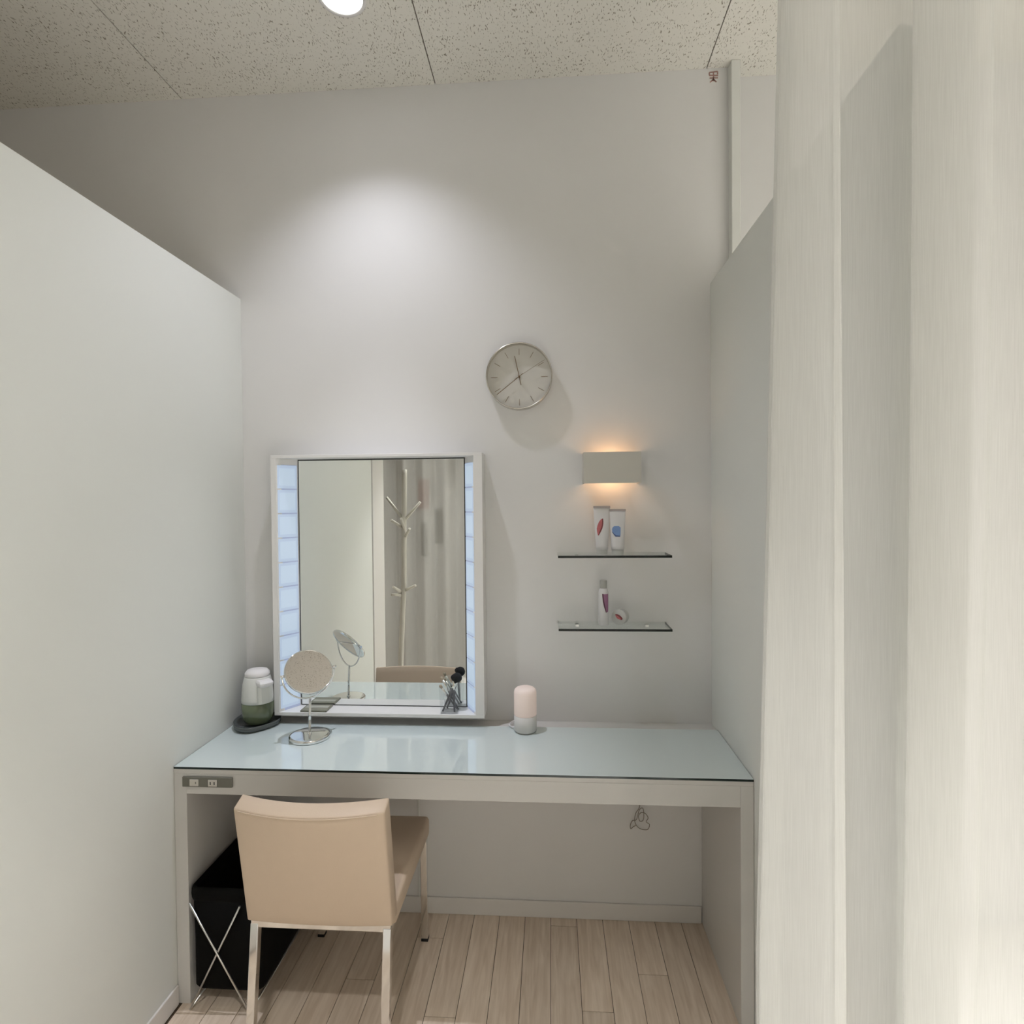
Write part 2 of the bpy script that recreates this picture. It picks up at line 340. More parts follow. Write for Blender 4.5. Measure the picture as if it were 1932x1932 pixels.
# small red mark stamped on the wall below the ceiling
sb = B()
cx_, cz_ = 0.601, 2.9735
def stroke(x0, z0, x1, z1, w=0.0022):
    d = Vector((x1 - x0, 0, z1 - z0)); L_ = d.length; d.normalize(); nrm = Vector((-d.z, 0, d.x)) * w
    p, q = Vector((cx_ + x0, 0, cz_ + z0)), Vector((cx_ + x1, 0, cz_ + z1))
    lo = [p + nrm, p - nrm, q - nrm, q + nrm]
    A = [sb.verts.new((v.x, -0.0008, v.z)) for v in lo]; A2 = [sb.verts.new((v.x, 0.0002, v.z)) for v in lo]
    sb.faces.new(A)
    for i in range(4): sb.faces.new((A[i], A2[i], A2[(i + 1) % 4], A[(i + 1) % 4]))
for s in ((-.014, .016, .014, .018), (.014, .018, .014, .008), (-.014, .016, -.014, .006), (-.014, .006, .016, .004), (0, .017, 0, .005),
          (-.013, -.003, .015, -.004), (0, .004, 0, -.010), (0, -.008, -.012, -.018), (0, -.008, .010, -.018), (-.004, -.012, .006, -.012)):
    stroke(*s)
obj('printed_mark', sb, 'stamp_red', bpy.data.objects['wall_back'], label='small faded red stamped mark')

# ------------------------------------------------------------------ downlights: the first is seen, the others are added fill lamps
DL = ['round white ceiling lamp above the mirror wall, cut by the picture top', 'added round fill lamp above the place of the photographer',
      'added round fill lamp by the coat stand behind the photographer', 'added round fill lamp beyond the right partition', 'added round fill lamp near the rear curtain', 'added round fill lamp in the far right part of the salon', 'added round warm fill lamp beyond the left partition']
for (x, y, *_r), lb in zip(LAMPS, DL):
    t = thing('downlight_or_fill_lamp', lb, 'lamp', (x, y, HC), 'recessed ceiling lamps')
    b = B(); lathe(b, [(0.060, 0.0), (0.072, 0.0), (0.0715, -0.004), (0.062, -0.0045), (0.060, 0.0)], 40, Matrix.Translation((x, y, HC)))
    obj('trim_ring', b, 'white_paint', t)
    b = B(); capped(b, [(0.060, -0.003), (0.059, 0.0)], 40, Matrix.Translation((x, y, HC)))
    obj('lens', b, 'lamp_disc', t)

# ------------------------------------------------------------------ desk
TZ = 0.72
desk = thing('built_in_desk', 'long white built-in dressing desk between the two partitions', 'desk', ((XL + XR) / 2, -0.2, 0))
e = 0.0008
obj('side_panel', bx(XL + e, -1.0707, YF, -e, 0.0, 0.70, 0.0012), 'white_laminate', desk)
obj('side_panel', bx(0.5505, XR - e, YF, -e, 0.0, 0.70, 0.0012), 'white_laminate', desk)
obj('apron', bx(-1.0707, 0.5505, YF, YF + 0.022, 0.6385, 0.70, 0.0008), 'white_laminate', desk)
obj('top_board', bx(XL + e, XR - e, YF, -e, 0.70, 0.7135, 0.0008), 'white_laminate', desk)
# outlet on the apron
op = obj('outlet_plate', bx(-1.0803, -0.9258, YF - 0.007, YF, 0.6622, 0.6925, 0.002), 'outlet_grey', desk, label='grey power outlet strip')
obj('switch', bx(-1.0555, -1.0285, YF - 0.0095, YF - 0.007, 0.6665, 0.6860, 0.001), 'outlet_cream', op)
so = obj('socket', bx(-0.9985, -0.9715, YF - 0.0095, YF - 0.007, 0.6660, 0.6860, 0.001), 'outlet_cream', op)
for a_, c_, d_, e_ in ((-0.9925, -0.9895, 0.6715, 0.6805), (-0.9805, -0.9775, 0.6715, 0.6805), (-1.0375, -1.0355, 0.6735, 0.6795)):
    obj('slot', bx(a_, c_, YF - 0.0099, YF - 0.0094, d_, e_), 'dark_line', op)
# glass sheet
b = B(); fs = box(b, XL + 0.0015, XR - 0.0015, YF - 0.002, -0.0742, 0.7135, TZ)
for f in fs:
    if abs(f.normal.z) < 0.5: f.material_index = 1
b.normal_update()
for f in b.faces:
    f.material_index = 0 if abs(f.normal.z) > 0.5 else 1
tag(obj('glass_desktop', b, ['desk_glass', 'green_glass_edge']), 'pale green glass sheet with dark edge covering the white desk', 'glass top')

# loose cable hanging under the desk
pts = [(0.338, -0.004, 0.637), (0.336, -0.005, 0.52), (0.333, -0.006, 0.42), (0.318, -0.008, 0.39), (0.315, -0.010, 0.36), (0.330, -0.010, 0.338), (0.358, -0.010, 0.334), (0.366, -0.010, 0.352), (0.355, -0.010, 0.362),
       (0.361, -0.011, 0.377), (0.352, -0.012, 0.392), (0.338, -0.012, 0.396), (0.328, -0.012, 0.385), (0.331, -0.012, 0.366), (0.343, -0.012, 0.368), (0.346, -0.013, 0.390), (0.342, -0.013, 0.412), (0.330, -0.013, 0.405),
       (0.320, -0.014, 0.372), (0.305, -0.014, 0.366), (0.298, -0.014, 0.350), (0.300, -0.012, 0.337), (0.309, -0.010, 0.343), (0.320, -0.008, 0.348)]
b = B(); tube(b, catmull(pts, 6), 0.0013, 6)
tag(obj('loose_cable', b, 'cord_grey'), 'thin looped cable hanging against the wall under the desk', 'cable')

# ------------------------------------------------------------------ vanity mirror
VM = thing('vanity_mirror', 'wall mirror in a deep white frame with lit side panels', 'mirror', (-0.587, 0, 0.75))
FO0, FO1, FI0, FI1, MX0, MX1 = -0.964, -0.211, -0.9455, -0.2405, -0.900, -0.2815
FY = -0.088; MZ0, MZ1 = 0.7630, 1.6665
obj('frame_top', bx(FO0, FO1, FY, -0.001, MZ1, MZ1 + 0.010, 0.0008), 'frame_white', VM)
obj('frame_shelf', bx(FO0, FO1, FY, -0.001, MZ0 - 0.012, MZ0, 0.0008), 'frame_white', VM)
def side(outer, inner, mxx, nm):
    b = B(); prism(b, [(outer, FY), (inner, FY), (mxx, -0.010), (mxx, -0.001), (outer, -0.001)], 'z', MZ0, MZ1)
    o = obj(nm, b, 'frame_white', VM)
    # lit panels on the splayed inner face
    p0 = Vector((inner, FY + 0.0035, 0)); p1 = Vector((mxx, -0.0115, 0)); d = p1 - p0; L_ = d.length; d.normalize()
    nrm = Vector((d.y, -d.x, 0)) if (Vector((d.y, -d.x, 0)).dot(Vector((-0.587, -0.3, 0)) - p0) > 0) else Vector((-d.y, d.x, 0))
    p0 = p0 + d * 0.002
    def slab(b, s0, s1, z0, z1, h0, h1, mi=0):
        q = [p0 + d * s0 + nrm * h0, p0 + d * s1 + nrm * h0, p0 + d * s1 + nrm * h1, p0 + d * s0 + nrm * h1]
        prism(b, [(v.x, v.y) for v in q], 'z', z0, z1, mi)
    b = B(); slab(b, 0, L_ - 0.006, MZ0 + 0.0005, MZ1 - 0.022, 0.0002, 0.0012); bk = obj('light_backing', b, 'led_gap', o)
    n = 10; z = MZ1 - 0.024; pitch = 0.0875
    for i in range(n):
        z1_ = z - i * pitch; z0_ = max(z1_ - pitch + 0.005, MZ0 + 0.001)
        b = B(); slab(b, 0.001, L_ - 0.007, z0_, z1_, 0.0012, 0.0024); slab(b, 0.008, L_ - 0.015, z0_ + 0.010, z1_ - 0.010, 0.0023, 0.0027, 1)
        obj('light_panel', b, ['led_panel', 'led_core'], o, label='bluish white lit panel')
    return o
side(FO0, FI0, MX0, 'frame_side'); side(FO1, FI1, MX1, 'frame_side')
b = B(); box(b, MX0, MX1, -0.0095, -0.001, MZ0, MZ1)
obj('mirror_backing', b, 'dark_line', VM)
obj('mirror_glass', bx(MX0 + 0.0045, MX1 - 0.004, -0.0120, -0.0095, MZ0 + 0.004, MZ1 - 0.005), 'silver_mirror', VM)

# flat compact on the mirror shelf
cp = thing('cosmetic_compact', 'flat olive grey compact lying on the mirror shelf', 'compact', (-0.825, -0.05, MZ0))
obj('case', bx(-0.872, -0.776, -0.083, -0.020, MZ0, MZ0 + 0.006, 0.001), 'compact_olive', cp)
obj('reflection_band', bx(-0.866, -0.782, -0.056, -0.034, MZ0 + 0.006, MZ0 + 0.0066), 'reflection_grey', cp)  # lighter band: a reflection on the case, put in as colour

# ------------------------------------------------------------------ brush cup and brushes
BX, BY = -0.337, -0.050
b = B(); prof = [(0.0, 0.0), (0.030, 0.0), (0.031, 0.002), (0.0335, 0.095), (0.0322, 0.095), (0.0298, 0.004), (0.0, 0.0035)]
# square cup with rounded corners
def rrect(cx, cy, hx, hy, r, n=5):
    out = []
    for qx, qy, a0 in ((1, 1, 0), (-1, 1, PI / 2), (-1, -1, PI), (1, -1, 1.5 * PI)):
        for i in range(n): a = a0 + (PI / 2) * i / (n - 1); out.append((cx + qx * (hx - r) + r * math.cos(a), cy + qy * (hy - r) + r * math.sin(a)))
    return out
def rr3(cx, cy, hx, hy, r, z, n=5): return [Vector((x, y, z)) for x, y in rrect(cx, cy, hx, hy, r, n)]
loft(b, [rr3(BX, BY, .0315, .0315, .006, MZ0), rr3(BX, BY, .036, .0345, .006, MZ0 + .095), rr3(BX, BY, .0345, .033, .005, MZ0 + .095), rr3(BX, BY, .030, .030, .005, MZ0 + .004)])
tag(obj('brush_cup', b, 'acrylic'), 'clear acrylic cup of makeup brushes on the mirror shelf', 'cup')
def brush(a, c, hl, fr_, head, label, hair='brush_hair', rh=0.0044):
    a = Vector(a); c = Vector(c); d = (c - a).normalized(); hp = a + d * hl; fp = hp + d * fr_
    t = thing('makeup_brush', label, 'brush', a, 'brushes in the acrylic cup')
    b = B(); rod(b, a, hp, rh * 0.75, rh); obj('handle', b, 'brush_black', t)
    b = B(); rod(b, hp, fp, rh * 0.95, rh * 1.15); obj('ferrule', b, 'ferrule', t)
    b = B(); w, l = head
    capped(b, [(rh * 1.05, 0), (w * 0.8, l * 0.25), (w, l * 0.5), (w * 0.95, l * 0.7), (w * 0.6, l * 0.92), (w * 0.2, l)], 14, frame_at(fp, d)); obj('bristles', b, hair, t)
zb = MZ0 + 0.0042
brush((-0.362, -0.066, zb), (-0.322, -0.052, 0.860), 0.085, 0.022, (0.0185, 0.036), 'makeup brush with the largest black head, leaning right in the cup')
brush((-0.319, -0.072, zb), (-0.3225, -0.058, 0.860), 0.074, 0.033, (0.0105, 0.022), 'makeup brush with a small round black head, standing nearly upright')
brush((-0.309, -0.046, zb), (-0.350, -0.040, 0.842), 0.072, 0.045, (0.0055, 0.014), 'thin makeup brush leaning left with long metal ferrule and tan tip', 'brush_tan', 0.0038)
brush((-0.316, -0.036, zb), (-0.362, -0.050, 0.838), 0.060, 0.034, (0.0060, 0.014), 'short thin makeup brush leaning furthest left in the cup', 'brush_tan', 0.0038)
brush((-0.352, -0.034, zb), (-0.318, -0.038, 0.860), 0.070, 0.045, (0.0062, 0.016), 'slim makeup brush at the back of the cup with tan tip', 'brush_tan', 0.0038)

# ------------------------------------------------------------------ round table mirror
hx, hy = -0.788, -0.200
TM = thing('table_mirror', 'round chrome tilting mirror on a disc foot standing on the desk', 'mirror', (hx, hy, TZ))
b = B(); capped(b, [(0.063, 0.0), (0.066, 0.002), (0.066, 0.010), (0.064, 0.0125), (0.058, 0.0135), (0.0001, 0.0140)], 48, Matrix.Translation((hx, hy, TZ)))
obj('foot', b, 'chrome', TM)
sz = 0.858
b = B(); rod(b, (hx, hy, TZ + 0.012), (hx + 0.004, hy, sz), 0.0042, 0.0042, 14); rod(b, (hx, hy, TZ + 0.012), (hx, hy, TZ + 0.020), 0.008, 0.006, 14)
obj('stem', b, 'chrome', TM)
nv = Vector((0.49, -0.60, 0.63)).normalized(); mc = Vector((-0.786, hy - 0.004, 0.944)); rad = 0.0785
pa = Vector((0.82, 0.45, 0.17)); pa = (pa - nv * pa.dot(nv)).normalized()      # pivot axis in the disc plane
fm = frame_at(mc, nv)
b = B(); lathe(b, [(rad * 0.955, 0.004), (rad * 0.975, 0.006), (rad, 0.003), (rad, -0.004), (rad * 0.97, -0.006), (rad * 0.95, -0.004), (rad * 0.955, 0.004)], 56, fm)
obj('rim', b, 'chrome', TM)
b = B(); capped(b, [(rad * 0.958, -0.0035), (rad * 0.958, 0.0035)], 56, fm); obj('mirror_disc', b, 'clear_mirror', TM)
dn = (Vector((0, 0, -1)) - pa * Vector((0, 0, -1)).dot(pa)).normalized()
ry = rad + 0.008
top = Vector((hx + 0.004, hy, sz))
b = B(); tube(b, [mc + pa * ry * math.cos(a) + dn * ry * 1.02 * math.sin(a) for a in [PI * i / 32 for i in range(33)]], 0.0028, 10)
yk = obj('yoke', b, 'chrome', TM)
for s in (-1, 1):
    b = B(); rod(b, mc + pa * s * (rad - 0.002), mc + pa * s * (ry + 0.006), 0.0045, 0.0045, 12); obj('pivot_knob', b, 'chrome', yk)
b = B(); low = mc + dn * ry * 1.02; rod(b, top - Vector((0, 0, 0.004)), low, 0.0045, 0.0045, 12); obj('neck', b, 'chrome', TM)

# ------------------------------------------------------------------ soap dispenser on its dish
sx, sy = -1.019, -0.098
dz = TZ
DT = thing('soap_dish', 'dark grey rounded dish under the soap dispenser in the desk corner', 'dish', (sx, sy, TZ))
def dish_ring(sc, z):
    P = [(-0.085, 0.060), (-0.030, 0.080), (0.040, 0.072), (0.074, 0.020), (0.066, -0.030), (0.020, -0.082), (-0.020, -0.085), (-0.058, -0.060), (-0.084, -0.005)]
    c = catmull([(x * sc + sx, y * sc + sy, 0) for x, y in P], 5, True)
    return [Vector((v.x, min(v.y, -0.004), z)) if v.x > XL + 0.004 else Vector((XL + 0.004, min(v.y, -0.004), z)) for v in c]
b = B(); loft(b, [dish_ring(0.84, dz), dish_ring(0.98, dz + 0.008), dish_ring(1.0, dz + 0.020), dish_ring(0.95, dz + 0.021), dish_ring(0.90, dz + 0.012), dish_ring(0.5, dz + 0.009)])
obj('dish_body', b, 'tray_grey', DT)
SD = thing('soap_dispenser', 'white automatic soap dispenser with green liquid in the desk corner', 'dispenser', (sx, sy, dz + 0.0095))
z0 = dz + 0.0095
def er(rx, ry, z, n=32): return [Vector((sx + rx * math.cos(2 * PI * i / n), sy + ry * math.sin(2 * PI * i / n), z)) for i in range(n)]
b = B(); loft(b, [er(.030, .028, z0), er(.044, .041, z0 + .006), er(.052, .049, z0 + .022), er(.0545, .051, z0 + .045), er(.0545, .051, z0 + .0775)])
obj('reservoir', b, 'soap_green', SD)
b = B(); loft(b, [er(.0550, .0515, z0 + .0775), er(.0548, .0512, z0 + .090), er(.0535, .050, z0 + .112), er(.0500, .047, z0 + .140), er(.0440, .041, z0 + .165), er(.0415, .0385, z0 + .168)])
bd = obj('housing', b, 'soap_white', SD)
b = B(); loft(b, [er(.0405, .0375, z0 + .168), er(.0425, .0395, z0 + .170), er(.0420, .039, z0 + .180), er(.034, .031, z0 + .189), er(.015, .014, z0 + .193)])
obj('cap', b, 'soap_cap', SD)
# spout block turned to the right and front
sd = Vector((0.80, -0.60, 0)); sp = Vector((-sd.y, sd.x, 0)); ctr = Vector((sx, sy, 0))
def srect(s0, s1, w, z): return [ctr + sd * s + sp * t + Vector((0, 0, z)) for s, t in ((s0, -w), (s1 - .006, -w), (s1, -w * .55), (s1, w * .55), (s1 - .006, w), (s0, w))]
b = B(); loft(b, [srect(.020, .068, .020, z0 + .139), srect(.020, .075, .024, z0 + .147), srect(.020, .076, .024, z0 + .154), srect(.020, .066, .021, z0 + .161)], smooth=False)
obj('spout', b, 'soap_cap', SD, bev=0.0015)
b = B(); loft(b, [srect(.034, .0585, .024, z0 + .080), srect(.034, .0580, .024, z0 + .100), srect(.034, .0545, .023, z0 + .139)], smooth=False)
obj('sensor_panel', b, 'soap_white', SD, bev=0.001)

# ------------------------------------------------------------------ aroma lamp
ax, ay = -0.0675, -0.112
AD = thing('aroma_diffuser', 'small rounded aroma lamp with a softly glowing top on the desk', 'diffuser', (ax, ay, TZ))
T_ = Matrix.Translation((ax, ay, TZ))
b = B(); capped(b, [(0.032, 0.0), (0.033, 0.003), (0.0385, 0.006), (0.0385, 0.058)], 40, T_); obj('base', b, 'diffuser_base', AD)
b = B(); capped(b, [(0.0380, 0.0585), (0.0385, 0.060), (0.0385, 0.134), (0.0365, 0.143), (0.030, 0.149), (0.012, 0.152), (0.0002, 0.1525)], 40, T_); obj('glowing_cover', b, 'diffuser_glow', AD)
b = B(); capped(b, [(0.033, 0.0), (0.0335, 0.0045)], 40, T_); obj('foot_ring', b, 'cap_grey', AD)
b = B(); tube(b, catmull([(ax - 0.036, ay + 0.01, TZ + 0.010), (ax - 0.048, ay + 0.02, TZ + 0.006), (ax - 0.058, ay + 0.045, TZ + 0.004), (ax - 0.050, ay + 0.075, TZ + 0.003), (ax - 0.030, ay + 0.100, TZ + 0.003)], 6), 0.0028, 8)
obj('power_cord', b, 'white_plastic', AD)

# ------------------------------------------------------------------ clock
kx, kz, kr, kd = -0.083, 1.948, 0.1175, 0.042
CK = thing('wall_clock', 'round wall clock with thin silver rim and pale dial', 'clock', (kx, 0, kz))
MK = frame_at((kx, 0, kz), (0, -1, 0))
b = B(); lathe(b, [(kr - 0.006, 0.0), (kr - 0.001, 0.001), (kr, 0.006), (kr, kd - 0.003), (kr - 0.0015, kd), (kr - 0.0035, kd), (kr - 0.0045, kd - 0.002), (kr - 0.0045, 0.014)], 72, MK)
obj('case', b, 'clock_silver', CK)
b = B(); capped(b, [(kr - 0.004, 0.0005), (kr - 0.0046, 0.014)], 72, MK); dial = obj('dial', b, 'clock_dial', CK)
def tick(b, ang, r0, r1, w, y0, y1):
    s, c = math.sin(math.radians(ang)), math.cos(math.radians(ang)); q = []
    for r, t in ((r0, -w), (r0, w), (r1, w), (r1, -w)): q.append((kx + r * s + t * c, kz + r * c - t * s))
    prism(b, q, 'y', y0, y1)
for i in range(12):
    b = B(); tick(b, i * 30, 0.078, 0.101, 0.0007, -0.0152, -0.0138); obj('hour_mark', b, 'clock_brown', dial)
for nm, a, r0, r1, w, y in (('hour_hand', 348, -0.030, 0.075, 0.0013, -0.020), ('minute_hand', 232, -0.018, 0.101, 0.0011, -0.023), ('second_hand', 58, -0.020, 0.106, 0.0005, -0.026)):
    b = B(); tick(b, a, r0, r1, w, y - 0.001, y); obj(nm, b, 'clock_brown', CK)
b = B(); capped(b, [(0.0035, 0.0135), (0.0035, 0.028), (0.002, 0.029)], 16, MK); obj('hub', b, 'clock_brown', CK)
b = B(); capped(b, [(kr - 0.0046, kd - 0.0035), (kr - 0.0046, kd - 0.0015)], 72, MK); obj('cover_glass', b, 'clock_glass', CK)

# ------------------------------------------------------------------ wall sconce
q0, q1, w0, w1, qd = 0.138, 0.3325, 1.565, 1.6715, 0.09
SN = thing('wall_sconce', 'rectangular grey wall lamp glowing warm above and below', 'lamp', (0.235, 0, 1.618))
t_ = 0.003
b = B(); box(b, q0, q1, -qd, -qd + t_, w0, w1); box(b, q0, q0 + t_, -qd + t_, -0.001, w0, w1); box(b, q1 - t_, q1, -qd + t_, -0.001, w0, w1)
obj('shade', b, 'sconce_paint', SN)
obj('mount', bx(0.19, 0.28, -0.020, -0.001, 1.59, 1.645, 0.002), 'sconce_paint', SN)
b = B(); Mb = frame_at((0.190, -0.048, 1.618), (1, 0, 0)); capped(b, [(0.004, 0), (0.012, 0.006), (0.012, 0.084), (0.004, 0.090)], 16, Mb); obj('bulb', b, 'warm_bulb', SN)
for dz_ in (-0.024, 0.024):                     # the bulb's light, leaving it upwards and downwards
    l = bpy.data.lights.new('bulb_light', 'POINT'); l.energy = 0.115; l.color = (1.0, 0.58, 0.30); l.shadow_soft_size = 0.010
    lo = bpy.data.objects.new('bulb_light', l); COL.objects.link(lo); lo.location = (0.235, -0.048, 1.618 + dz_)
b = B(); rod(b, (0.235, -0.020, 1.618), (0.235, -0.037, 1.618), 0.008); obj('lamp_holder', b, 'white_plastic', SN)

# ------------------------------------------------------------------ glass shelves
def shelf(z1, label):
    b = B(); box(b, 0.048, 0.4265, -0.125, 0.0, z1 - 0.008, z1)
    b.normal_update()
    for f in b.faces: f.material_index = 0 if abs(f.normal.z) > 0.5 else (1 if f.normal.y < -0.5 else (0 if f.normal.y > 0.5 else 2))
    t = tag(obj('glass_shelf', b, ['shelf_glass', 'black_edge', 'green_glass_edge']), label, 'shelf', 'glass shelves under the wall lamp')
    for x in (0.115, 0.36):
        b = B(); box(b, x - 0.006, x + 0.006, -0.018, -0.0005, z1 - 0.016, z1 - 0.008); obj('bracket', b, 'chrome', t)
shelf(1.3215, 'upper clear glass shelf holding two cosmetic tubes, under the lamp')
shelf(1.0745, 'lower clear glass shelf holding a bottle and a jar')

# ------------------------------------------------------------------ cosmetics
def tube_pack(cx, cy, z, h, wt, wb, label, rows, dark_rows, m1, m2):
    t = thing('cosmetic_tube', label, 'tube', (cx, cy, z), 'cosmetic tubes on the upper shelf')
    caph = 0.016; hw = lambda s: wb + (wt - wb) * s; hd = lambda s: max(0.0012, 0.019 * (1 - s ** 1.25))
    rings = []
    for i in range(13):
        s = i / 12; zz = z + caph + (h - caph - 0.006) * s
        rings.append([Vector((cx + hw(s) * math.cos(2 * PI * j / 28), cy + hd(s) * math.sin(2 * PI * j / 28), zz)) for j in range(28)])
    b = B(); loft(b, rings); body = obj('tube_body', b, 'tube_white', t)
    b = B(); box(b, cx - wt * 1.02, cx + wt * 1.02, cy - 0.0016, cy + 0.0016, z + h - 0.007, z + h); obj('crimp', b, 'tube_crimp', t)
    b = B(); capped(b, [(wb * 0.88, 0), (wb * 0.90, 0.001), (wb * 0.92, caph - 0.001), (wb * 0.90, caph + 0.0005)], 28, Matrix.Translation((cx, cy, z)) @ Matrix.Diagonal((1, 0.019 / wb, 1, 1))); obj('cap', b, 'jar_grey', t)
    def decal(rows, mt, off, nm):
        b = B(); R_ = []
        for (s, a, c) in rows:
            zz = z + caph + (h - caph - 0.006) * s; r = []
            for j in range(9):
                u = a + (c - a) * j / 8; u = max(-0.97, min(0.97, u))
                r.append(b.verts.new((cx + hw(s) * u, cy - hd(s) * math.sqrt(1 - u * u) - off, zz)))
            R_.append(r)
        for p, q in zip(R_, R_[1:]):
            for j in range(8): b.faces.new((p[j], p[j + 1], q[j + 1], q[j]))
        o = obj(nm, b, mt, body)
        md = o.modifiers.new('solid', 'SOLIDIFY'); md.thickness = 0.0002
    decal(rows, m1, 0.0006, 'printed_petal'); decal(dark_rows, m2, 0.0009, 'printed_petal_edge')
S1 = 1.3215
tube_pack(0.2003, -0.066, S1, 0.166, 0.0285, 0.0205, 'white cosmetic tube with red petal print, left on the upper shelf',
          [(.34, -.62, -.55), (.42, -.72, -.25), (.50, -.74, -.02), (.58, -.62, .10), (.66, -.42, .16), (.73, -.10, .16)],
          [(.34, -.58, -.50), (.42, -.42, -.22), (.50, -.20, .02), (.58, -.05, .14), (.66, .00, .18), (.74, .02, .14)], 'print_red', 'print_dark_red')
tube_pack(0.2535, -0.070, S1, 0.155, 0.0275, 0.0220, 'white cosmetic tube with blue print, right on the upper shelf',
          [(.34, -.35, .30), (.40, -.55, .34), (.46, -.78, .36), (.52, -.80, .36), (.57, -.72, .36), (.61, -.45, .10)],
          [(.335, -.36, .28), (.355, -.48, .30), (.40, -.64, -.50), (.46, -.82, -.72)], 'print_blue', 'print_dark_blue')
S2 = 1.0745
LB = thing('lotion_bottle', 'slim white lotion bottle with purple print on the lower shelf', 'bottle', (0.2045, -0.062, S2))
TB = Matrix.Translation((0.2045, -0.062, S2))
b = B(); capped(b, [(0.015, 0), (0.0175, 0.002), (0.0178, 0.06), (0.0172, 0.115), (0.014, 0.126), (0.0105, 0.130)], 28, TB); lbb = obj('bottle_body', b, 'tube_white', LB)
b = B(); capped(b, [(0.0122, 0.1295), (0.0125, 0.131), (0.0125, 0.154), (0.0115, 0.156)], 24, TB); obj('cap', b, 'cap_grey', LB)
def cyl_decal(rows, mt, off, nm, parent, cx, cy, z, r):
    b = B(); R_ = []
    for zz, a, c in rows:
        R_.append([b.verts.new((cx + (r + off) * math.sin(math.radians(a + (c - a) * j / 6)), cy - (r + off) * math.cos(math.radians(a + (c - a) * j / 6)), z + zz)) for j in range(7)])
    for p, q in zip(R_, R_[1:]):
        for j in range(6): b.faces.new((p[j], p[j + 1], q[j + 1], q[j]))
    o = obj(nm, b, mt, parent); md = o.modifiers.new('solid', 'SOLIDIFY'); md.thickness = 0.0002
cyl_decal([(.048, 22, 50), (.066, 2, 55), (.084, -10, 55), (.100, -15, 55), (.110, -17, 55)], 'print_purple', 0.0006, 'printed_petal', lbb, 0.2045, -0.062, S2, 0.0178)
cyl_decal([(.046, 20, 28), (.066, 0, 14), (.084, -12, 4), (.100, -17, -2), (.111, -19, -5)], 'print_dark_purple', 0.0009, 'printed_petal_edge', lbb, 0.2045, -0.062, S2, 0.0178)
# jar lying on its side, lid towards the viewer
jd = Vector((-0.42, -0.90, 0.06)).normalized(); jr = 0.0268
jc = Vector((0.2640, -0.052, S2 + jr + 0.0012))
JR = thing('cream_jar', 'small round cream jar with red print lying on its side on the lower shelf', 'jar', (jc.x, jc.y, S2))
MJ = frame_at(jc, jd)
b = B(); capped(b, [(0.020, -0.022), (0.0245, -0.020), (0.0255, -0.016), (0.0255, 0.004)], 32, MJ); obj('jar_body', b, 'jar_grey', JR)
b = B(); capped(b, [(jr, 0.0045), (jr, 0.019), (jr - 0.001, 0.0205), (0.0001, 0.0208)], 36, MJ); lid = obj('lid', b, 'jar_grey', JR)
def flat_decal(poly, mt, h, nm):
    b = B(); vs2 = [b.verts.new(MJ @ Vector((x, y, h))) for x, y in poly]; b.faces.new(vs2); o = obj(nm, b, mt, lid); md = o.modifiers.new('solid', 'SOLIDIFY'); md.thickness = 0.0002
sgn = 1 if (MJ.to_3x3() @ Vector((1, 0, 0))).x > 0 else -1
ysg = 1 if (MJ.to_3x3() @ Vector((0, 1, 0))).z > 0 else -1
flat_decal([(sgn * x, ysg * y) for x, y in ((-.012, .008), (-.004, .009), (.006, .004), (.013, -.004), (.007, -.008), (-.003, -.006), (-.010, .001))], 'print_red', 0.0214, 'printed_petal')
flat_decal([(sgn * x, ysg * y) for x, y in ((-.013, .009), (-.006, .011), (.006, .006), (.014, -.002), (.014, -.006), (.008, -.009), (.007, -.003), (-.002, .004), (-.011, .006))], 'print_dark_red', 0.0218, 'printed_petal_edge')

# ------------------------------------------------------------------ chair
C0, C1 = -0.800, -0.402
CH = thing('upholstered_chair', 'beige leather chair with slim chrome legs tucked under the desk', 'chair', ((C0 + C1) / 2, -0.36, 0))
# seat cushion: slightly softened slab
def seat_ring(z, ins): return [Vector((p[0], p[1], z)) for p in rrect((C0 + C1) / 2, -0.3385, (C1 - C0) / 2 - ins, 0.2215 - ins, 0.012, 5)]
b = B(); loft(b, [seat_ring(0.362, 0.006), seat_ring(0.366, 0.001), seat_ring(0.372, 0), seat_ring(0.412, 0), seat_ring(0.420, 0.003), seat_ring(0.4235, 0.012), seat_ring(0.4245, 0.05)])
obj('seat', b, 'leather', CH)
# backrest: leaning and bowed slab
nu, nw = 20, 12
def back_pt(u, w, side_):
    x = C0 + (C1 - C0) * u; z = 0.382 + (0.727 - 0.382) * w
    bow = 0.038 * (1 - (2 * u - 1) ** 2) * (0.25 + 0.75 * w)
    y = -0.560 - 0.062 * w - bow
    th = 0.052 - 0.004 * w
    y2 = y + th * 0.5 * side_ - 0.004
    zz = z + (0.008 * w * side_)
    return Vector((x, y2, zz))
b = B(); g = {}
for s_ in (-1, 1):
    for i in range(nu + 1):
        for j in range(nw + 1): g[s_, i, j] = b.verts.new(back_pt(i / nu, j / nw, s_))
for i in range(nu):
    for j in range(nw):
        for s_ in (-1, 1):
            f = b.faces.new((g[s_, i, j], g[s_, i + 1, j], g[s_, i + 1, j + 1], g[s_, i, j + 1])); f.smooth = True
for i in range(nu):
    for j in (0, nw): b.faces.new((g[-1, i, j], g[-1, i + 1, j], g[1, i + 1, j], g[1, i, j])).smooth = True
for j in range(nw):
    for i in (0, nu): b.faces.new((g[-1, i, j], g[-1, i, j + 1], g[1, i, j + 1], g[1, i, j])).smooth = True
bk = obj('backrest', b, 'leather', CH, bev=0.005)
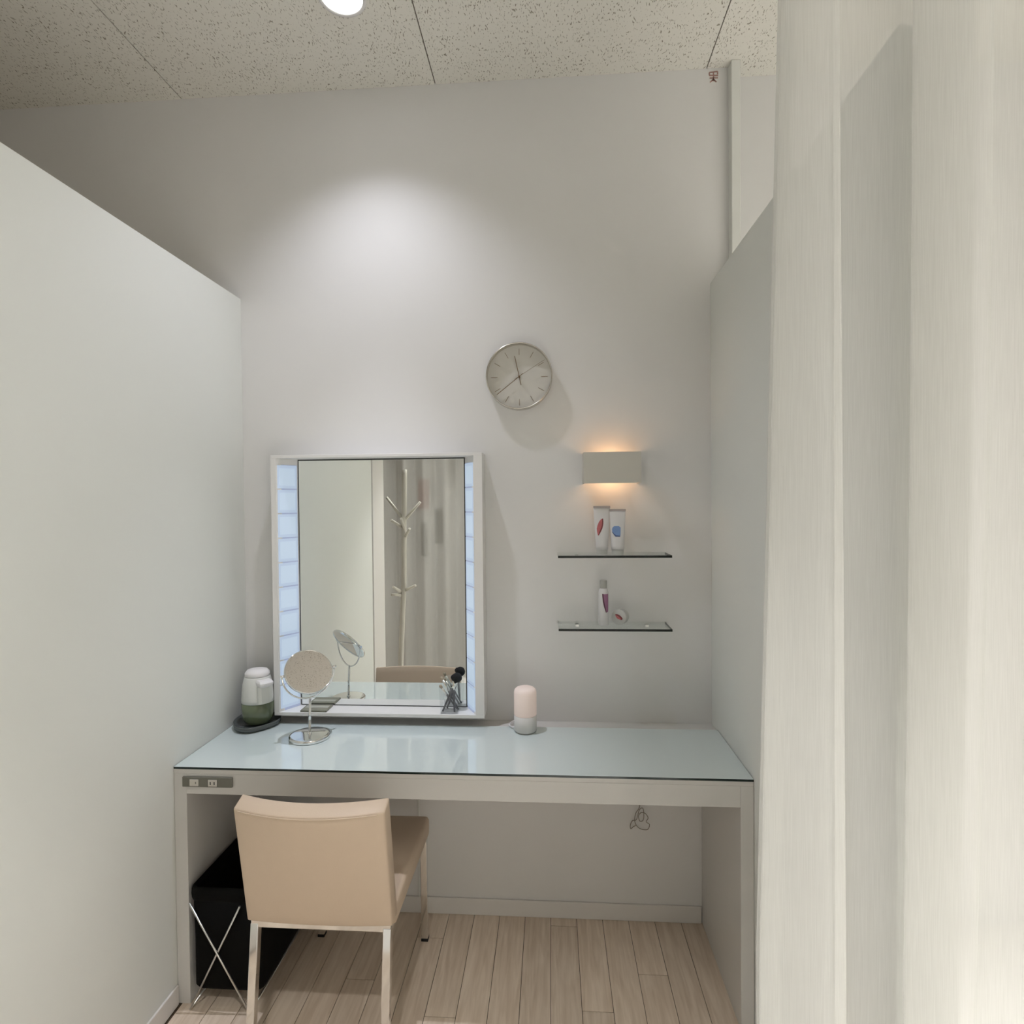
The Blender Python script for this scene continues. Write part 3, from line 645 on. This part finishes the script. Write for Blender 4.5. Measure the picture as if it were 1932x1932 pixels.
b = B(); tube(b, [back_pt(i / 24, 1.0, -1) + Vector((0, -0.0015, -0.003)) for i in range(1, 24)], 0.0016, 6); obj('piping', b, 'leather', bk)
lw = 0.022
def leg(bm, x0, x1, yt, yb, zt, zb, wt=lw):
    A = [Vector((x0, yt - wt / 2, zt)), Vector((x1, yt - wt / 2, zt)), Vector((x1, yt + wt / 2, zt)), Vector((x0, yt + wt / 2, zt))]
    B_ = [Vector((x0, yb - wt / 2, zb)), Vector((x1, yb - wt / 2, zb)), Vector((x1, yb + wt / 2, zb)), Vector((x0, yb + wt / 2, zb))]
    loft(bm, [B_, A], smooth=False)
ix = 0.006
for x0 in (C0 + ix, C1 - ix - lw):
    b = B(); leg(b, x0, x0 + lw, -0.574, -0.622, 0.372, 0.008); l_ = obj('leg', b, 'chrome', CH, bev=0.002)
    obj('foot_cap', bx(x0 - 0.0005, x0 + lw + 0.0005, -0.6345, -0.6105, 0.0, 0.008), 'black_rubber', l_)
    b = B(); leg(b, x0, x0 + lw, -0.136, -0.132, 0.362, 0.008); l_ = obj('leg', b, 'chrome', CH, bev=0.002)
    obj('foot_cap', bx(x0 - 0.0005, x0 + lw + 0.0005, -0.1435, -0.1205, 0.0, 0.008), 'black_rubber', l_)
obj('rear_rail', bx(C0 + ix + 0.001, C1 - ix - 0.001, -0.5845, -0.5635, 0.3605, 0.3835, 0.002), 'chrome', CH)
for x0 in (C0 + ix + 0.002, C1 - ix - lw + 0.002):
    obj('side_rail', bx(x0, x0 + lw - 0.004, -0.5635, -0.125, 0.345, 0.362, 0.002), 'chrome', CH)

# ------------------------------------------------------------------ hamper
h0, h1, g0, g1 = -1.062, -0.838, -0.438, -0.060
HM = thing('folding_hamper', 'black cloth hamper on crossed steel rods under the desk', 'hamper', ((h0 + h1) / 2, -0.25, 0))
def hr(ins, z): return [Vector((p[0], p[1], z)) for p in rrect((h0 + h1) / 2, (g0 + g1) / 2, (h1 - h0) / 2 - ins, (g1 - g0) / 2 - ins, 0.022, 5)]
b = B(); loft(b, [hr(.030, .048), hr(.010, .050), hr(.004, .062), hr(.004, .20), hr(.002, .345), hr(.007, .345), hr(.010, .20), hr(.012, .062)]); obj('bag', b, 'black_cloth', HM)
b = B()
R_ = []
for k_ in range(12):
    a = 2 * PI * k_ / 12
    R_.append(hr(0.000 - 0.006 * math.cos(a) + 0.004, 0.340 + 0.022 * math.sin(a)))
R_.append(R_[0]); loft(b, R_, cap=False); obj('rim_sleeve', b, 'black_cloth', HM)
for yy, inn in ((g0 - 0.010, -1), (g1 + 0.004, 1)):
    for (xa, za, xb, zb_) in ((-1.052, 0.325, -0.872, 0.003), (-0.900, 0.318, -1.058, 0.003)):
        b = B(); o_ = 0.0035 if xa < -1 else -0.0005
        tube(b, [(xa, yy - o_ * 0 + (0 if xa > -1 else -0.005), za), ((xa + xb) / 2, yy + (0 if xa > -1 else -0.005), (za + zb_) / 2), (xb, yy + (0 if xa > -1 else -0.005), zb_)], 0.0030, 8)
        obj('rod', b, 'brushed_steel', HM)
for xb in (-0.872, -1.058):
    b = B(); tube(b, [(xb, g0 - 0.012, 0.0032), (xb, g1 + 0.004, 0.0032)], 0.0030, 8); obj('floor_rod', b, 'brushed_steel', HM)

# ------------------------------------------------------------------ booth curtain (foreground, right)
def curtain(name, path, z0, z1, m_, lean, label, cat, nz=26, wob=0.0, parent=None, gather=None):
    P = catmull(path, 10); b = B(); rows = []
    cxm = path[0][0]
    for j in range(nz + 1):
        t = j / nz; z = z0 + (z1 - z0) * t; r = []
        for i, p in enumerate(P):
            s = i / (len(P) - 1)
            dx = lean(p.x, z) + wob * math.sin(9 * s + 2.2 * t) * (1 - t) ; dy = wob * 0.8 * math.cos(13 * s + 3 * t) * (1 - t)
            r.append(b.verts.new((p.x + dx, p.y + dy, z)))
        rows.append(r)
    for a, c in zip(rows, rows[1:]):
        for i in range(len(P) - 1): b.faces.new((a[i], a[i + 1], c[i + 1], c[i])).smooth = True
    return obj(name, b, m_, parent)
cpath = [(0.436, -1.2110, 0), (0.448, -1.2075, 0), (0.4525, -1.2010, 0), (0.444, -1.2045, 0), (0.425, -1.209, 0), (0.395, -1.208, 0), (0.366, -1.203, 0), (0.352, -1.196, 0), (0.362, -1.1905, 0), (0.377, -1.1895, 0), (0.378, -1.1855, 0), (0.362, -1.1835, 0), (0.354, -1.178, 0), (0.366, -1.173, 0),
         (0.395, -1.169, 0), (0.430, -1.166, 0), (0.470, -1.162, 0), (0.510, -1.160, 0), (0.560, -1.163, 0), (0.610, -1.167, 0), (0.642, -1.172, 0), (0.648, -1.180, 0), (0.620, -1.188, 0), (0.575, -1.194, 0), (0.548, -1.201, 0), (0.550, -1.211, 0), (0.585, -1.220, 0), (0.625, -1.219, 0), (0.655, -1.205, 0), (0.668, -1.180, 0), (0.690, -1.155, 0), (0.730, -1.150, 0), (0.765, -1.172, 0),
         (0.790, -1.200, 0), (0.830, -1.212, 0), (0.870, -1.195, 0), (0.895, -1.165, 0), (0.945, -1.155, 0), (1.0, -1.18, 0), (1.04, -1.20, 0)]
def cl_lean(x, z):
    s_ = max(-1.3, min(1.0, (1.55 - z) / 0.75))
    u_ = max(0, min(1, (x - 0.455) / 0.085)); u_ = 1 - u_ * u_ * (3 - 2 * u_)
    if x < 0.5: return 0.013 * s_ * u_ * (x - 0.415) / 0.055 - 0.004 * s_
    f_ = min(1, (x - 0.5) / 0.15)
    return 0.013 * s_ * u_ * (x - 0.415) / 0.055 - 0.004 * s_ - f_ * 0.012 * max(0, s_)
SCu = thing('sheer_curtain', 'white sheer curtain hanging in folds at the right of the booth opening', 'curtain', (0.66, -1.18, 0.02))
curtain('curtain_cloth', cpath, 0.02, 2.60, 'sheer_voile', cl_lean, '', '', wob=0.0012, parent=SCu)
cr_ = struct('curtain_rail', bx(XL - 0.05, 1.30, -1.195, -1.165, 2.60, 2.625, 0.003), 'white_paint', label='white curtain rail across the booth opening, above the picture')
b = B()
for x in (-1.1, 0.1, 1.25): rod(b, (x, -1.18, 2.62), (x, -1.18, HC), 0.005)
obj('rail_hanger', b, 'white_paint', cr_)

# ------------------------------------------------------------------ behind the photographer, seen in the mirror
rp = []
x = -3.1; i = 0
while x < 2.6:
    rp.append((x, -2.86 + 0.055 * math.sin(i * 1.9) + 0.02 * math.sin(i * 0.7), 0)); x += 0.055 + 0.02 * math.sin(i * 2.3); i += 1
RC = thing('rear_curtain', 'long pleated curtain reflected in the mirror behind the coat stand', 'curtain', (-0.3, -2.86, 0.02))
curtain('curtain_cloth', rp, 0.02, 2.72, 'rear_voile', lambda x, z: 0.0, '', '', nz=10, wob=0.004, parent=RC)
rr_ = struct('curtain_rail_rear', bx(-3.15, 2.65, -2.875, -2.845, 2.72, 2.745), 'white_paint', label='white rail of the rear curtain')
b = B()
for x in (-3.0, -0.3, 2.5): rod(b, (x, -2.86, 2.74), (x, -2.86, HC), 0.005)
obj('rail_hanger', b, 'white_paint', rr_)
struct('wall_passage', bx(-1.60, 0.6, -3.20, -3.12, 0.0, 2.4), 'wallpaper', label='white panel behind the rear curtain carrying the posters')
def poster(name, x0, x1, z0, z1, parts, label):
    t = thing(name, label, 'poster', ((x0 + x1) / 2, -3.12, z0))
    obj('sheet', bx(x0, x1, -3.1198, -3.117, z0, z1), 'poster_white', t)
    for nm, a, c, d, e_, mt in parts: obj(nm, bx(a, c, -3.117, -3.1165, d, e_), mt, t)
poster('poster', -1.175, -1.065, 0.98, 1.86, [('picture_field', -1.170, -1.070, 1.45, 1.72, 'poster_red'), ('picture_field', -1.150, -1.088, 1.02, 1.32, 'poster_grey')], 'tall poster with a red and a grey field, reflected in the mirror')
poster('poster', -1.030, -0.930, 1.12, 1.47, [('picture_field', -1.022, -0.945, 1.14, 1.45, 'poster_grey')], 'small grey poster reflected in the mirror')

tx, ty = -1.000, -1.95
CS = thing('coat_stand', 'white branching coat stand reflected in the mirror', 'coat stand', (tx, ty, 0))
b = B(); tube(b, catmull([(tx - 0.05, ty, 0.03), (tx - 0.035, ty, 0.45), (tx - 0.01, ty, 0.95), (tx - 0.004, ty, 1.35), (tx + 0.004, ty, 1.74)], 6), 0.018, 14); obj('trunk', b, 'stand_beige', CS)
b = B(); capped(b, [(0.16, 0), (0.165, 0.004), (0.16, 0.018), (0.03, 0.026), (0.022, 0.05)], 36, Matrix.Translation((tx - 0.05, ty, 0))); obj('base', b, 'stand_beige', CS)
for a, c in (((tx - .012, ty, 1.398), (tx - .131, ty - .02, 1.548)), ((tx, ty, 1.385), (tx + .118, ty + .02, 1.512)), ((tx - .02, ty + .01, 1.340), (tx - .076, ty + .07, 1.390)), ((tx + .008, ty + .01, 1.275), (tx + .056, ty + .08, 1.330)),
             ((tx, ty + .01, 1.33), (tx + .005, ty + .11, 1.40)), ((tx, ty, .893), (tx + .085, ty + .05, .935)), ((tx - .03, ty + .01, .862), (tx - .083, ty + .06, .872)), ((tx - .03, ty + .01, .885), (tx - .063, ty + .09, .930))):
    b = B(); rod(b, a, c, 0.011, 0.009, 12); obj('branch', b, 'stand_beige', CS)
# parenting of sub-parts keeps world positions: nothing is moved after building
bpy.context.view_layer.update()
